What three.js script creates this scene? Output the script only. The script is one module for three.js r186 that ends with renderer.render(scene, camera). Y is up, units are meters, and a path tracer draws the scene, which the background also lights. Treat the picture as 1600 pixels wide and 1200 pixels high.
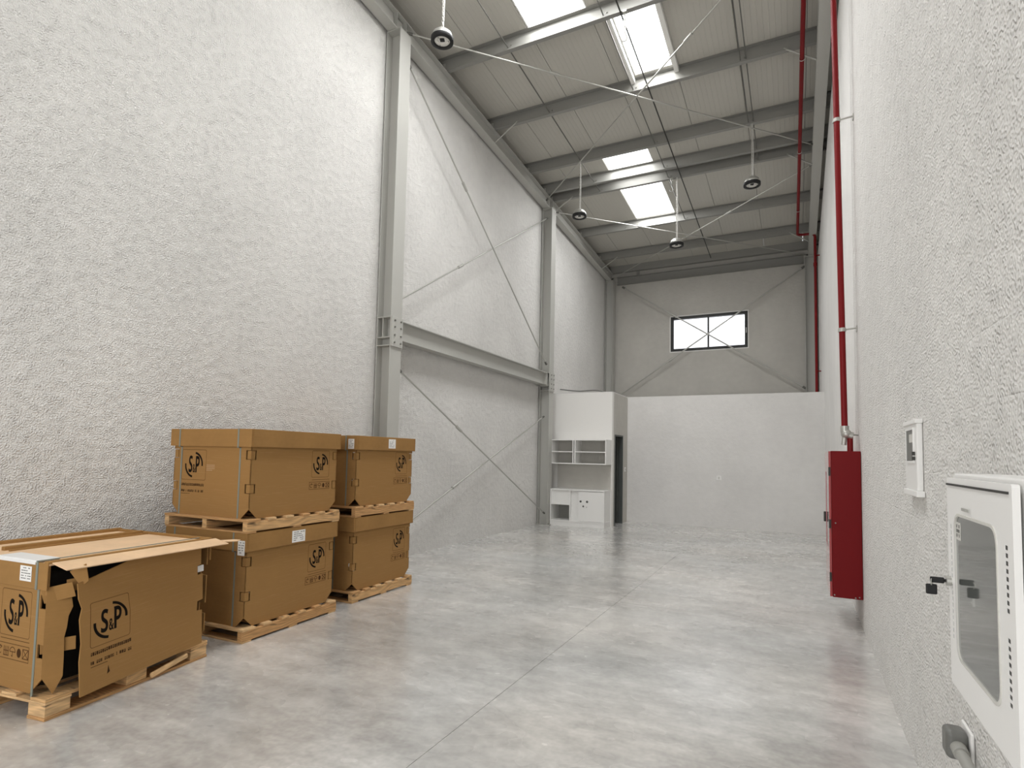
import * as THREE from 'three';
import { RoundedBoxGeometry } from 'three/addons/geometries/RoundedBoxGeometry.js';
import { mergeGeometries } from 'three/addons/utils/BufferGeometryUtils.js';
import { RectAreaLightUniformsLib } from 'three/addons/lights/RectAreaLightUniformsLib.js';

// ---------------------------------------------------------------- camera
const scene = new THREE.Scene();
const renderer = new THREE.WebGLRenderer({ antialias: true });
renderer.toneMapping = THREE.LinearToneMapping;
renderer.toneMappingExposure = 0.99;
renderer.shadowMap.enabled = true;
RectAreaLightUniformsLib.init();
const camera = new THREE.PerspectiveCamera(68.23, 4 / 3, 0.05, 200);
camera.position.set(0, 1.5, 0);
camera.rotation.order = 'YXZ';
camera.rotation.set(0.0605616, 0.4662901, 0.0205551);
camera.setViewOffset(1600, 1200, 0, -57.5, 1600, 1200);
scene.add(camera);

// ---------------------------------------------------------------- light
// overcast sky: one even colour, seen through the rear window and the added front doorway
scene.background = new THREE.Color().setRGB(1.0, 1.02, 1.06);
scene.backgroundIntensity = 1.5;
const ADDED_DOOR_LIGHT = 2.0, SKY_LIGHT = 15.0, PANE_GLOW = 2.0;

// ---------------------------------------------------------------- dimensions
const WL = -5.1, WR = 0.52, ZB = -16.45, ZF = 3.0;
const SL = 0.06, Z0 = -6.07;
const yRafterBottom = (z) => 7.385 + SL * (z - Z0);
const yRafterTop = (z) => 7.635 + SL * (z - Z0);
const yRoof = (z) => 7.835 + SL * (z - Z0);
const clamp = (x, a, b) => Math.max(a, Math.min(b, x));

// ---------------------------------------------------------------- random and noise
function rng(seed) { let s = seed >>> 0; return () => { s = (s + 0x6d2b79f5) >>> 0; let t = Math.imul(s ^ (s >>> 15), 1 | s); t = (t + Math.imul(t ^ (t >>> 7), 61 | t)) ^ t; return ((t ^ (t >>> 14)) >>> 0) / 4294967296; }; }
const PERM = (() => { const r = rng(7), p = [...Array(256).keys()]; for (let i = 255; i > 0; i--) { const j = Math.floor(r() * (i + 1)); [p[i], p[j]] = [p[j], p[i]]; } return p; })();
const GX = [], GY = []; for (let i = 0; i < 256; i++) { const a = (i / 256) * Math.PI * 2; GX.push(Math.cos(a)); GY.push(Math.sin(a)); }
function pn(x, y, px, py, seed = 0) {     // periodic gradient noise
  const xi = Math.floor(x), yi = Math.floor(y), xf = x - xi, yf = y - yi;
  const X0 = ((xi % px) + px) % px, X1 = (X0 + 1) % px, Y0 = ((yi % py) + py) % py, Y1 = (Y0 + 1) % py;
  const h = (a, b) => PERM[(PERM[(a + seed * 17) & 255] + b + seed * 31) & 255];
  const u = xf * xf * xf * (xf * (xf * 6 - 15) + 10), v = yf * yf * yf * (yf * (yf * 6 - 15) + 10);
  const a = h(X0, Y0), b = h(X1, Y0), c = h(X0, Y1), d = h(X1, Y1);
  const n00 = GX[a] * xf + GY[a] * yf, n10 = GX[b] * (xf - 1) + GY[b] * yf, n01 = GX[c] * xf + GY[c] * (yf - 1), n11 = GX[d] * (xf - 1) + GY[d] * (yf - 1);
  return (n00 + (n10 - n00) * u + (n01 - n00) * v + (n00 - n10 - n01 + n11) * u * v) * 1.5;
}
function dataTexture(w, h, fn, srgb) {
  const d = new Uint8Array(w * h * 4);
  for (let j = 0; j < h; j++) for (let i = 0; i < w; i++) {
    const c = fn(i / w, j / h), k = (j * w + i) * 4;
    d[k] = clamp(c[0], 0, 255); d[k + 1] = clamp(c[1], 0, 255); d[k + 2] = clamp(c[2], 0, 255); d[k + 3] = 255;
  }
  const t = new THREE.DataTexture(d, w, h);
  t.wrapS = t.wrapT = THREE.RepeatWrapping; t.magFilter = THREE.LinearFilter; t.minFilter = THREE.LinearMipmapLinearFilter; t.generateMipmaps = true;
  if (srgb) t.colorSpace = THREE.SRGBColorSpace;
  t.needsUpdate = true; return t;
}
const rep = (t, u, v = u) => { t.repeat.set(1 / u, 1 / v); return t; };      // one tile every u x v metres

// ---------------------------------------------------------------- materials
const std = (o) => new THREE.MeshStandardMaterial(o);
const rgb = (r, g, b) => new THREE.Color().setRGB(r, g, b);
// roughcast plaster: worm-like ridges a few centimetres apart plus grains
const plasterBump = rep(dataTexture(1024, 1024, (u, v) => {
  const wx = pn(u * 12, v * 12, 12, 12, 1) * 0.5, wy = pn(u * 12, v * 12, 12, 12, 2) * 0.5;
  const a = 1 - Math.abs(pn(u * 64 + wx, v * 64 + wy, 64, 64, 3)) * 2.2;
  const b = pn(u * 130, v * 130, 130, 130, 4), c = pn(u * 20, v * 20, 20, 20, 5);
  const row = Math.abs(((v * 6 + 0.02 * pn(u * 9, v * 6, 9, 6, 8)) % 1 + 1) % 1 - 0.5) * 0.283, line = Math.exp(-((row / 0.0035) ** 2)) * clamp(0.3 + pn(u * 7, v * 6, 7, 6, 9) * 2, 0, 1);
  const x = 110 + 70 * Math.max(0, a) * (0.6 + 0.8 * c) + 40 * b + 25 * c - 38 * line;
  return [x, x, x];
}), 1.35);
const plasterTone = (r, g, b, seed, amp) => rep(dataTexture(512, 512, (u, v) => {
  const n = pn(u * 4, v * 3, 4, 3, seed) * 0.6 + pn(u * 11, v * 9, 11, 9, seed + 1) * 0.35 + pn(u * 40, v * 40, 40, 40, seed + 2) * 0.25;
  const k = 1 + amp * n; return [r * k, g * k, b * k];
}, true), 5.3);
const M = {};
M.plaster = std({ map: plasterTone(219, 217, 213, 11, 0.045), bumpMap: plasterBump, bumpScale: 0.02, roughness: 0.93 });
M.plasterSmooth = std({ map: plasterTone(222, 220, 217, 15, 0.04), bumpMap: plasterBump, bumpScale: 0.006, roughness: 0.93 });
M.plasterGreyShaded = std({ map: plasterTone(192, 189, 182, 19, 0.05), bumpMap: plasterBump, bumpScale: 0.008, roughness: 0.94 });  // grey plaster, darkened further to paint in shade on the upper rear wall
M.paintWhite = std({ color: 0xeceae6, roughness: 0.8, bumpMap: plasterBump, bumpScale: 0.001 });
M.floor = new THREE.MeshPhysicalMaterial({ clearcoat: 1, clearcoatRoughness: 0.24,
  map: rep(dataTexture(2048, 2048, (u, v) => {
    let n = pn(u * 4, v * 6, 4, 6, 31) * 1.0 + pn(u * 15, v * 30, 15, 30, 32) * 0.65 + pn(u * 44, v * 80, 44, 80, 33) * 0.5 + pn(u * 130, v * 200, 130, 200, 34) * 0.4 + pn(u * 330, v * 330, 330, 330, 38) * 0.25;
    const s = Math.max(0, pn(u * 18 + pn(u * 8, v * 8, 8, 8, 36), v * 40, 18, 40, 35) - 0.35) * 0.35;
    const k = 1 + 0.12 * n + s * 0.3, w = 1 + 0.012 * pn(u * 6, v * 6, 6, 6, 37);
    return [191 * k * w, 189 * k, 185 * k / w];
  }, true), 7, 7),
  roughnessMap: rep(dataTexture(1024, 1024, (u, v) => {
    const n = pn(u * 8, v * 14, 8, 14, 41) * 0.5 + pn(u * 40, v * 60, 40, 60, 42) * 0.4;
    const x = 255 * (0.26 + 0.1 * n); return [x, x, x];
  }), 5, 5),
  roughness: 1, metalness: 0,
  bumpMap: rep(dataTexture(1024, 1024, (u, v) => { const x = 128 + 60 * pn(u * 14, v * 20, 14, 20, 45) + 40 * pn(u * 60, v * 90, 60, 90, 46); return [x, x, x]; }), 3, 3), bumpScale: 0.0012,
});
M.jointDark = std({ color: 0x77756f, roughness: 0.95 });
M.steel = std({ color: 0xb3b2ac, roughness: 0.5, metalness: 0.0 });
M.steelDull = std({ color: 0x8f8e89, roughness: 0.5, metalness: 0.15 });
M.bolt = std({ color: 0x8a8983, roughness: 0.4, metalness: 0.6 });
M.rodGrey = std({ color: 0x6f6e69, roughness: 0.45, metalness: 0.3 });
M.galv = std({ color: 0xb9b8b2, roughness: 0.35, metalness: 0.55 });
M.darkMetal = std({ color: 0x3b3a37, roughness: 0.5, metalness: 0.4 });
M.roof = std({ color: 0xbab7ae, roughness: 0.55, bumpMap: rep(dataTexture(256, 16, (u) => { const w = (u * 6) % 1, x = 120 + (w < 0.16 ? 70 * Math.sin((w / 0.16) * Math.PI) : 0); return [x, x, x]; }), 0.46, 1), bumpScale: 0.009 });
M.closingSheet = std({ color: 0x6b6a66, roughness: 0.9 });
M.polycarbonate = std({ color: 0xf4f6f8, roughness: 0.6, emissive: rgb(0.97, 0.985, 1.0), emissiveIntensity: PANE_GLOW });
M.frameWhite = std({ color: 0xe6e5e1, roughness: 0.5 });
M.frameBlack = std({ color: 0x1d1e1c, roughness: 0.45 });
M.glass = new THREE.MeshPhysicalMaterial({ color: 0xffffff, roughness: 0.02, transmission: 1, thickness: 0, ior: 1.5 });
M.smokedGlass = new THREE.MeshPhysicalMaterial({ color: 0x8f938f, roughness: 0.05, transmission: 0.75, thickness: 0, ior: 1.5 });
M.red = new THREE.MeshPhysicalMaterial({ color: 0x700208, roughness: 0.6, clearcoat: 0.05, clearcoatRoughness: 0.3, specularIntensity: 0.4 });
M.redPipe = new THREE.MeshPhysicalMaterial({ color: 0x750309, roughness: 0.5, specularIntensity: 0.5, clearcoat: 0.05, clearcoatRoughness: 0.2 });
M.redGloss = new THREE.MeshPhysicalMaterial({ color: 0x9a0a10, roughness: 0.3, clearcoat: 1, clearcoatRoughness: 0.12 });
M.white = std({ color: 0xe9e8e5, roughness: 0.35 });
M.whiteMelamine = std({ color: 0xecebe8, roughness: 0.45 });
M.greyPanel = std({ color: 0x9b9b95, roughness: 0.6 });
M.black = std({ color: 0x070707, roughness: 0.6 });
M.lens = std({ color: 0xcfcdc6, roughness: 0.25 });
M.doorGrey = std({ color: 0x4b4f4d, roughness: 0.5 });
M.plasticGrey = std({ color: 0x6a6a66, roughness: 0.45 });
M.conduitGrey = std({ color: 0x9a9993, roughness: 0.45 });
M.chain = std({ color: 0xd0cec8, roughness: 0.4, metalness: 0.5 });
M.wrap = new THREE.MeshPhysicalMaterial({ color: 0xe9e8e6, roughness: 0.3, sheen: 0.3 });
M.strap = std({ color: 0x7f8378, roughness: 0.5 });
const cardNoise = (base, amp) => (u, v) => { const k = 1 + amp * (pn(u * 5, v * 5, 5, 5, 51) * 0.7 + pn(u * 30, v * 30, 30, 30, 52) * 0.3 + pn(u * 4, v * 120, 4, 120, 53) * 0.25); return base.map((c) => c * k); };
const CARD = [155, 118, 72];
M.card = new THREE.MeshPhysicalMaterial({ map: rep(dataTexture(256, 256, cardNoise(CARD, 0.06), true), 1.1), roughness: 0.9, specularIntensity: 0.25 });
M.cardLight = std({ map: rep(dataTexture(256, 256, cardNoise([222, 188, 150], 0.05), true), 1.1), roughness: 0.85 });  // paler card; sky light on the lid is put into its colour
M.interiorShade = std({ color: 0x161513, roughness: 0.8 });
const wood = (r, g, b, s) => std({ map: rep(dataTexture(512, 256, (u, v) => {
  const y = v * 18 + pn(u * 3, v * 6, 3, 6, s) * 1.6, ring = 0.5 + 0.5 * Math.sin(y * 6.2832);
  const knot = Math.max(0, pn(u * 7, v * 9, 7, 9, s + 1) - 0.55) * 2.2;
  const k = 0.9 + 0.14 * ring + 0.1 * pn(u * 10, v * 90, 10, 90, s + 2) - knot * 0.7; return [r * k, g * k, b * k];
}, true), 0.9, 0.45), roughness: 0.85 });
M.wood = wood(206, 164, 113, 61); M.wood2 = wood(193, 148, 97, 71); M.wood3 = wood(214, 176, 128, 81);

// ---------------------------------------------------------------- geometry helpers
function prep(g) { const n = g.index ? g.toNonIndexed() : g; for (const k of Object.keys(n.attributes)) if (!['position', 'normal', 'uv'].includes(k)) n.deleteAttribute(k); return n; }
function metricUV(g) {              // uv in metres, projected along each face's main axis
  const p = g.attributes.position, n = g.attributes.normal, uv = new Float32Array(p.count * 2);
  for (let i = 0; i < p.count; i++) {
    const ax = Math.abs(n.getX(i)), ay = Math.abs(n.getY(i)), az = Math.abs(n.getZ(i));
    const [a, b] = ax >= ay && ax >= az ? [p.getZ(i), p.getY(i)] : ay >= az ? [p.getX(i), p.getZ(i)] : [p.getX(i), p.getY(i)];
    uv[2 * i] = a; uv[2 * i + 1] = b;
  }
  g.setAttribute('uv', new THREE.BufferAttribute(uv, 2)); return g;
}
const bx = (x0, x1, y0, y1, z0, z1) => metricUV(prep(new THREE.BoxGeometry(x1 - x0, y1 - y0, z1 - z0)).translate((x0 + x1) / 2, (y0 + y1) / 2, (z0 + z1) / 2));
const rbx = (x0, x1, y0, y1, z0, z1, r = 0.005, s = 2) => metricUV(prep(new RoundedBoxGeometry(x1 - x0, y1 - y0, z1 - z0, s, r))).translate((x0 + x1) / 2, (y0 + y1) / 2, (z0 + z1) / 2);
function rod(a, b, r, seg = 10) {    // a straight round bar between two points
  const A = new THREE.Vector3(...a), B = new THREE.Vector3(...b), d = B.clone().sub(A), g = prep(new THREE.CylinderGeometry(r, r, d.length(), seg));
  g.applyQuaternion(new THREE.Quaternion().setFromUnitVectors(new THREE.Vector3(0, 1, 0), d.clone().normalize())); return g.translate(...A.add(B).multiplyScalar(0.5).toArray());
}
function tube(pts, r, seg = 10, curve = false, n = 60) {
  const v = pts.map((p) => new THREE.Vector3(...p)); let c;
  if (curve) c = new THREE.CatmullRomCurve3(v); else { c = new THREE.CurvePath(); for (let i = 1; i < v.length; i++) c.add(new THREE.LineCurve3(v[i - 1], v[i])); }
  return prep(new THREE.TubeGeometry(c, n, r, seg));
}
// pipe path with rounded elbows
function elbowPipe(pts, r, rad, seg = 14) {
  const v = pts.map((p) => new THREE.Vector3(...p)), c = new THREE.CurvePath(); let at = v[0];
  for (let i = 1; i < v.length - 1; i++) {
    const a = v[i].clone().add(v[i - 1].clone().sub(v[i]).setLength(rad)), b = v[i].clone().add(v[i + 1].clone().sub(v[i]).setLength(rad));
    c.add(new THREE.LineCurve3(at, a)); c.add(new THREE.QuadraticBezierCurve3(a, v[i], b)); at = b;
  }
  c.add(new THREE.LineCurve3(at, v[v.length - 1]));
  const gs = c.curves.map((k) => prep(new THREE.TubeGeometry(k, k.isLineCurve3 ? 1 : 8, r, seg))); return mergeGeometries(gs);
}
const shearRoof = (g) => { const p = g.attributes.position; for (let i = 0; i < p.count; i++) p.setY(i, p.getY(i) + SL * (p.getZ(i) - Z0)); g.computeVertexNormals(); return g; };
const poly = (pts) => { const s = new THREE.Shape(); pts.forEach(([x, y], i) => (i ? s.lineTo(x, y) : s.moveTo(x, y))); s.closePath(); return s; };
// profile in (x, y) swept along z from z0 to z1
const sweepZ = (pts, z0, z1) => metricUV(prep(new THREE.ExtrudeGeometry(poly(pts), { depth: z1 - z0, bevelEnabled: false }))).translate(0, 0, z0);
// polygon in (z, y) with thickness in x
function slabX(pts, x0, x1, holes = []) {
  const s = poly(pts.map(([z, y]) => [-z, y])); holes.forEach((h) => s.holes.push(new THREE.Path(poly(h.map(([z, y]) => [-z, y])).getPoints())));
  const g = prep(new THREE.ExtrudeGeometry(s, { depth: x1 - x0, bevelEnabled: false })); g.rotateY(Math.PI / 2); return metricUV(g.translate(x0, 0, 0));
}
function slabZ(pts, z0, z1, holes = []) {
  const s = poly(pts); holes.forEach((h) => s.holes.push(new THREE.Path(poly(h).getPoints())));
  return metricUV(prep(new THREE.ExtrudeGeometry(s, { depth: z1 - z0, bevelEnabled: false }))).translate(0, 0, z0);
}
const rect = (x0, x1, y0, y1) => [[x0, y0], [x1, y0], [x1, y1], [x0, y1]];
function roundRect(x0, x1, y0, y1, r, path = false) {
  const s = path ? new THREE.Path() : new THREE.Shape();
  s.moveTo(x0 + r, y0); s.lineTo(x1 - r, y0); s.quadraticCurveTo(x1, y0, x1, y0 + r); s.lineTo(x1, y1 - r); s.quadraticCurveTo(x1, y1, x1 - r, y1);
  s.lineTo(x0 + r, y1); s.quadraticCurveTo(x0, y1, x0, y1 - r); s.lineTo(x0, y0 + r); s.quadraticCurveTo(x0, y0, x0 + r, y0); return s;
}
const iProfile = (w, h, tf, tw) => [[-w / 2, 0], [w / 2, 0], [w / 2, tf], [tw / 2, tf], [tw / 2, h - tf], [w / 2, h - tf], [w / 2, h], [-w / 2, h], [-w / 2, h - tf], [-tw / 2, h - tf], [-tw / 2, tf], [-w / 2, tf]];
const hexBolt = (r = 0.014, h = 0.012) => prep(new THREE.CylinderGeometry(r, r, h, 6));

// ---------------------------------------------------------------- naming helpers
const used = {};
function numbered(name) { const n = used[name] ?? 0; used[name] = n + 1; return n ? name + '_' + String(n).padStart(3, '0') : name; }
function tag(o, label, category, group) { o.userData.label = label; o.userData.category = category; o.userData.kind = 'thing'; if (group) o.userData.group = group; return o; }
function shade(o) { o.castShadow = true; o.receiveShadow = true; return o; }
function part(name, geos, mat, parent, label) {
  const gs = Array.isArray(geos) ? geos : [geos], m = shade(new THREE.Mesh(gs.length > 1 ? mergeGeometries(gs.map(prep)) : prep(gs[0]), mat));
  if (parent === scene) m.name = numbered(name); else { const c = (parent.userData.counts ??= {}); const k = c[name] ?? 0; c[name] = k + 1; m.name = k ? name + '_' + String(k).padStart(3, '0') : name; }
  if (label) m.userData.label = label; parent.add(m); return m;
}
function thing(name, label, category, pos = [0, 0, 0], turn = 0, group) { const o = new THREE.Group(); o.name = numbered(name); o.position.set(...pos); o.rotation.y = turn; scene.add(o); return tag(o, label, category, group); }
function single(name, geos, mat, label, category, group) { return tag(part(name, geos, mat, scene), label, category, group); }
function struct(name, geos, mat) { const m = part(name, geos, mat, scene); m.userData.kind = 'structure'; return m; }
function structGroup(name) { const o = new THREE.Group(); o.name = numbered(name); o.userData.kind = 'structure'; scene.add(o); return o; }

// ================================================================ SETTING
// floor: concrete slabs parted by saw-cut joints
{
  const f = structGroup('floor'), J = 0.0015, xs = [WL - 0.2, -1.68, WR + 0.2], zs = [ZB - 0.2, -12.9, -5.87, ZF + 0.2];
  for (let i = 0; i < 2; i++) for (let j = 0; j < 3; j++) part('floor_slab', bx(xs[i] + J, xs[i + 1] - J, -0.12, 0, zs[j] + J, zs[j + 1] - J), M.floor, f);
  part('joint_filler', bx(xs[0], xs[2], -0.14, -0.006, zs[0], zs[3]), M.jointDark, f);
}
// left wall
struct('wall_left', slabX([[ZF, 0], [ZB, 0], [ZB, yRoof(ZB) + 0.02], [ZF, yRoof(ZF) + 0.02]], WL - 0.2, WL), M.plaster);
// right wall: two cast panels with a vertical joint, stopping under the rafter
{
  const w = structGroup('wall_right'), zj = -6.5, t = (z) => yRafterBottom(z) - 0.0;
  part('wall_panel', slabX([[ZF, 0], [zj + 0.006, 0], [zj + 0.006, t(zj)], [ZF, t(ZF)]], WR, WR + 0.2), M.plaster, w);
  part('wall_panel', slabX([[zj - 0.006, 0], [ZB, 0], [ZB, t(ZB)], [zj - 0.006, t(zj)]], WR, WR + 0.2), M.plasterSmooth, w, 'smoother far panel');
  part('joint_strip', bx(WR + 0.008, WR + 0.19, 0, t(zj) - 0.02, zj - 0.006, zj + 0.006), M.jointDark, w);
}
struct('wall_right_upper', slabX([[ZF, 6.4], [ZB, 6.0], [ZB, yRoof(ZB) + 0.02], [ZF, yRoof(ZF) + 0.02]], WR + 0.5, WR + 0.6), M.closingSheet);
// rear wall with the high window
const WIN = { x0: -3.22, x1: -1.165, y0: 4.555, y1: 5.56 };
struct('wall_back', slabZ([[WL - 0.2, 0], [WR + 0.6, 0], [WR + 0.6, yRoof(ZB) + 0.02], [WL - 0.2, yRoof(ZB) + 0.02]], ZB - 0.2, ZB, [rect(WIN.x0, WIN.x1, WIN.y0, WIN.y1)]), M.plasterGreyShaded);
// front wall behind the camera, its unseen doorway added to let in daylight
const ADDED_DOORWAY = { x0: -4.5, x1: 0.1, y1: 4.4 };
struct('wall_front', slabZ([[WL - 0.2, 0], [ADDED_DOORWAY.x0, 0], [ADDED_DOORWAY.x0, ADDED_DOORWAY.y1], [ADDED_DOORWAY.x1, ADDED_DOORWAY.y1], [ADDED_DOORWAY.x1, 0], [WR + 0.6, 0], [WR + 0.6, yRoof(ZF) + 0.02], [WL - 0.2, yRoof(ZF) + 0.02]], ZF, ZF + 0.2), M.plaster);
{
  const l = new THREE.RectAreaLight(rgb(1.0, 0.985, 0.965), ADDED_DOOR_LIGHT, ADDED_DOORWAY.x1 - ADDED_DOORWAY.x0 - 0.1, ADDED_DOORWAY.y1 - 0.1);  // added fill light standing in the unseen doorway
  l.position.set((ADDED_DOORWAY.x0 + ADDED_DOORWAY.x1) / 2, ADDED_DOORWAY.y1 / 2, ZF - 0.02); l.lookAt(l.position.x, l.position.y, -10); l.castShadow = true; scene.add(l);
}
// window: black sliding frame, two panes, pale ring painted for the light halo
{
  const w = structGroup('window_1'), { x0, x1, y0, y1 } = WIN, z = ZB - 0.04, f = 0.075, xm = (x0 + x1) / 2;
  const ring = (a0, a1, b0, b1, t, za, zb) => [bx(a0, a1, b0, b0 + t, za, zb), bx(a0, a1, b1 - t, b1, za, zb), bx(a0, a0 + t, b0 + t, b1 - t, za, zb), bx(a1 - t, a1, b0 + t, b1 - t, za, zb)];
  part('window_frame', ring(x0 + 0.002, x1 - 0.002, y0 + 0.002, y1 - 0.002, f, z - 0.06, z + 0.045), M.frameBlack, w);
  part('mullion', bx(xm - 0.02, xm + 0.02, y0 + f, y1 - f, z - 0.04, z + 0.03), M.frameBlack, w);
  part('window_pane', bx(x0 + f, xm - 0.02, y0 + f, y1 - f, z - 0.012, z - 0.006), M.glass, w);
  part('window_pane', bx(xm + 0.02, x1 - f, y0 + f, y1 - f, z - 0.012, z - 0.006), M.glass, w);
  part('window_halo', ring(x0 - 0.025, x1 + 0.025, y0 - 0.025, y1 + 0.025, 0.025, ZB, ZB + 0.008), M.frameWhite, w);
  part('window_latch', rbx(x1 - 0.05, x1 - 0.025, 4.95, 5.1, z + 0.045, z + 0.065, 0.006), M.steel, w);
}
// small room at the back: front wall, side wall with door opening, long partition, deck
const RX = -3.593, RZ = -12.0, PZ = -13.25, RH = 2.92;
struct('wall_room_front', bx(WL, RX, 0, RH, RZ - 0.12, RZ), M.paintWhite);
const RD = { z0: -12.2, z1: -12.84, h: 2.0 };
struct('wall_room_side', slabX([[RZ - 0.121, 0], [RD.z0, 0], [RD.z0, RD.h], [RD.z1, RD.h], [RD.z1, 0], [PZ, 0], [PZ, RH], [RZ - 0.121, RH]], RX - 0.12, RX), M.plasterGreyShaded);
struct('wall_partition', bx(RX - 0.12, WR, 0, RH, PZ - 0.12, PZ), M.plasterSmooth);
struct('ceiling_room', [bx(WL, RX, RH, RH + 0.015, -16.0, RZ), bx(RX, WR, RH, RH + 0.015, -16.0, PZ)], M.plasterSmooth);
struct('wall_room_rear', bx(WL, WR, 0, RH, -16.0, -15.9), M.plasterGreyShaded);
{
  const d = structGroup('door_1'), x0 = RX - 0.1, x1 = RX + 0.012;
  part('door_frame', [bx(x0, x1, 0, RD.h, RD.z1, RD.z1 + 0.03), bx(x0, x1, 0, RD.h, RD.z0 - 0.03, RD.z0), bx(x0, x1, RD.h - 0.035, RD.h, RD.z1 + 0.03, RD.z0 - 0.03)], M.doorGrey, d);
  const leaf = part('door_leaf', rbx(0, 0.6, 0.01, 1.95, -0.02, 0.02, 0.004), M.doorGrey, d); leaf.position.set(RX - 0.11, 0, RD.z1 + 0.05); leaf.rotation.y = Math.PI - 0.32;
  const h = part('door_handle', [rod([0.52, 1.0, 0.02], [0.52, 1.0, 0.06], 0.009), rod([0.53, 1.0, 0.055], [0.42, 1.0, 0.055], 0.009)], M.steel, leaf);
}
// roof: insulated panels, skylights and an added sheet above to keep out sky
const PX = [-5.28, -4.42, -3.49, -2.57, -1.66, -0.74, 0.18, 1.1], ZR = -16.62, ZE = 3.18;
const HATCH = { x0: -2.3, x1: -1.68, z0: -8.74, z1: -7.28 };
{
  const c = structGroup('ceiling'), g = 0.004;
  const panel = (x0, x1, z0, z1) => part('roof_panel', shearRoof(bx(x0 + g, x1 - g, 7.835, 7.895, z0, z1)), M.roof, c);
  for (let i = 0; i < PX.length - 1; i++) {
    if (i === 2) { panel(PX[2], PX[3], ZR, -13.56); panel(PX[2], PX[3], -10.42, -7.22); panel(PX[2], PX[3], -4.3, ZE); }
    else if (i === 3) { panel(PX[3], PX[4], ZR, HATCH.z0); panel(PX[3], HATCH.x0, HATCH.z0, HATCH.z1); panel(PX[3], PX[4], HATCH.z1, -6.9); panel(PX[3], PX[4], -4.5, -2.7); panel(PX[3], PX[4], -0.6, ZE); }
    else panel(PX[i], PX[i + 1], ZR, ZE);
  }
  part('sky_block_sheet', shearRoof(bx(PX[0], PX[7], 8.2, 8.25, ZR, ZE)), M.closingSheet, c);
}
function skylight(x0, x1, z0, z1, kerb, label, rails) {
  const s = thing('skylight', label, 'skylight', [0, 0, 0], 0, 'skylights in the roof'), y = 7.835 + (kerb ? kerb : 0.02), t = 0.025;
  part('pane', shearRoof(bx(x0 + 0.004, x1 - 0.004, y, y + 0.02, z0 + 0.004, z1 - 0.004)), M.polycarbonate, s);
  if (kerb) part('kerb', [bx(x0 + 0.004, x0 + t, 7.84, y, z0 + 0.004, z1 - 0.004), bx(x1 - t, x1 - 0.004, 7.84, y, z0 + 0.004, z1 - 0.004), bx(x0 + t, x1 - t, 7.84, y, z0 + 0.004, z0 + t), bx(x0 + t, x1 - t, 7.84, y, z1 - t, z1 - 0.004)].map(shearRoof), M.frameWhite, s);
  if (rails) for (const a of [x0 - 0.07, x1 + 0.005]) part('side_rail', shearRoof(bx(a, a + 0.065, 7.755, 7.833, z0 - 0.08, z1 + 0.02)), M.frameWhite, s);
  const l = new THREE.RectAreaLight(rgb(0.99, 0.995, 1.0), SKY_LIGHT, x1 - x0 - 0.08, z1 - z0 - 0.08), zc = (z0 + z1) / 2, yc = y - 0.012 + SL * (zc - Z0);
  l.position.set((x0 + x1) / 2, yc, zc); l.lookAt(l.position.x, 0, zc + SL * yc); l.castShadow = true; scene.add(l);
}
skylight(PX[2], PX[3], -7.22, -4.3, 0.16, 'bright raised skylight at the top edge, cut off by the frame, nearest the hanging lamp', false);
skylight(PX[3], PX[4], -6.9, -4.5, 0.16, 'raised skylight between the first and second purlins, just above the picture', false);
skylight(PX[3], PX[4], -2.7, -0.6, 0.16, 'added skylight overhead, out of view, lighting the front of the room', false);  // unseen skylight added to brighten the front of the room
skylight(HATCH.x0, HATCH.x1, HATCH.z0, HATCH.z1, 0.16, 'narrow hatch skylight with white side rails between two purlins', true);
skylight(PX[2], PX[3], -11.5, -10.42, 0, 'flat translucent skylight just before the doubled purlins', false);
skylight(PX[2], PX[3], -13.56, -11.6, 0, 'flat translucent skylight just beyond the doubled purlins', false);

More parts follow.
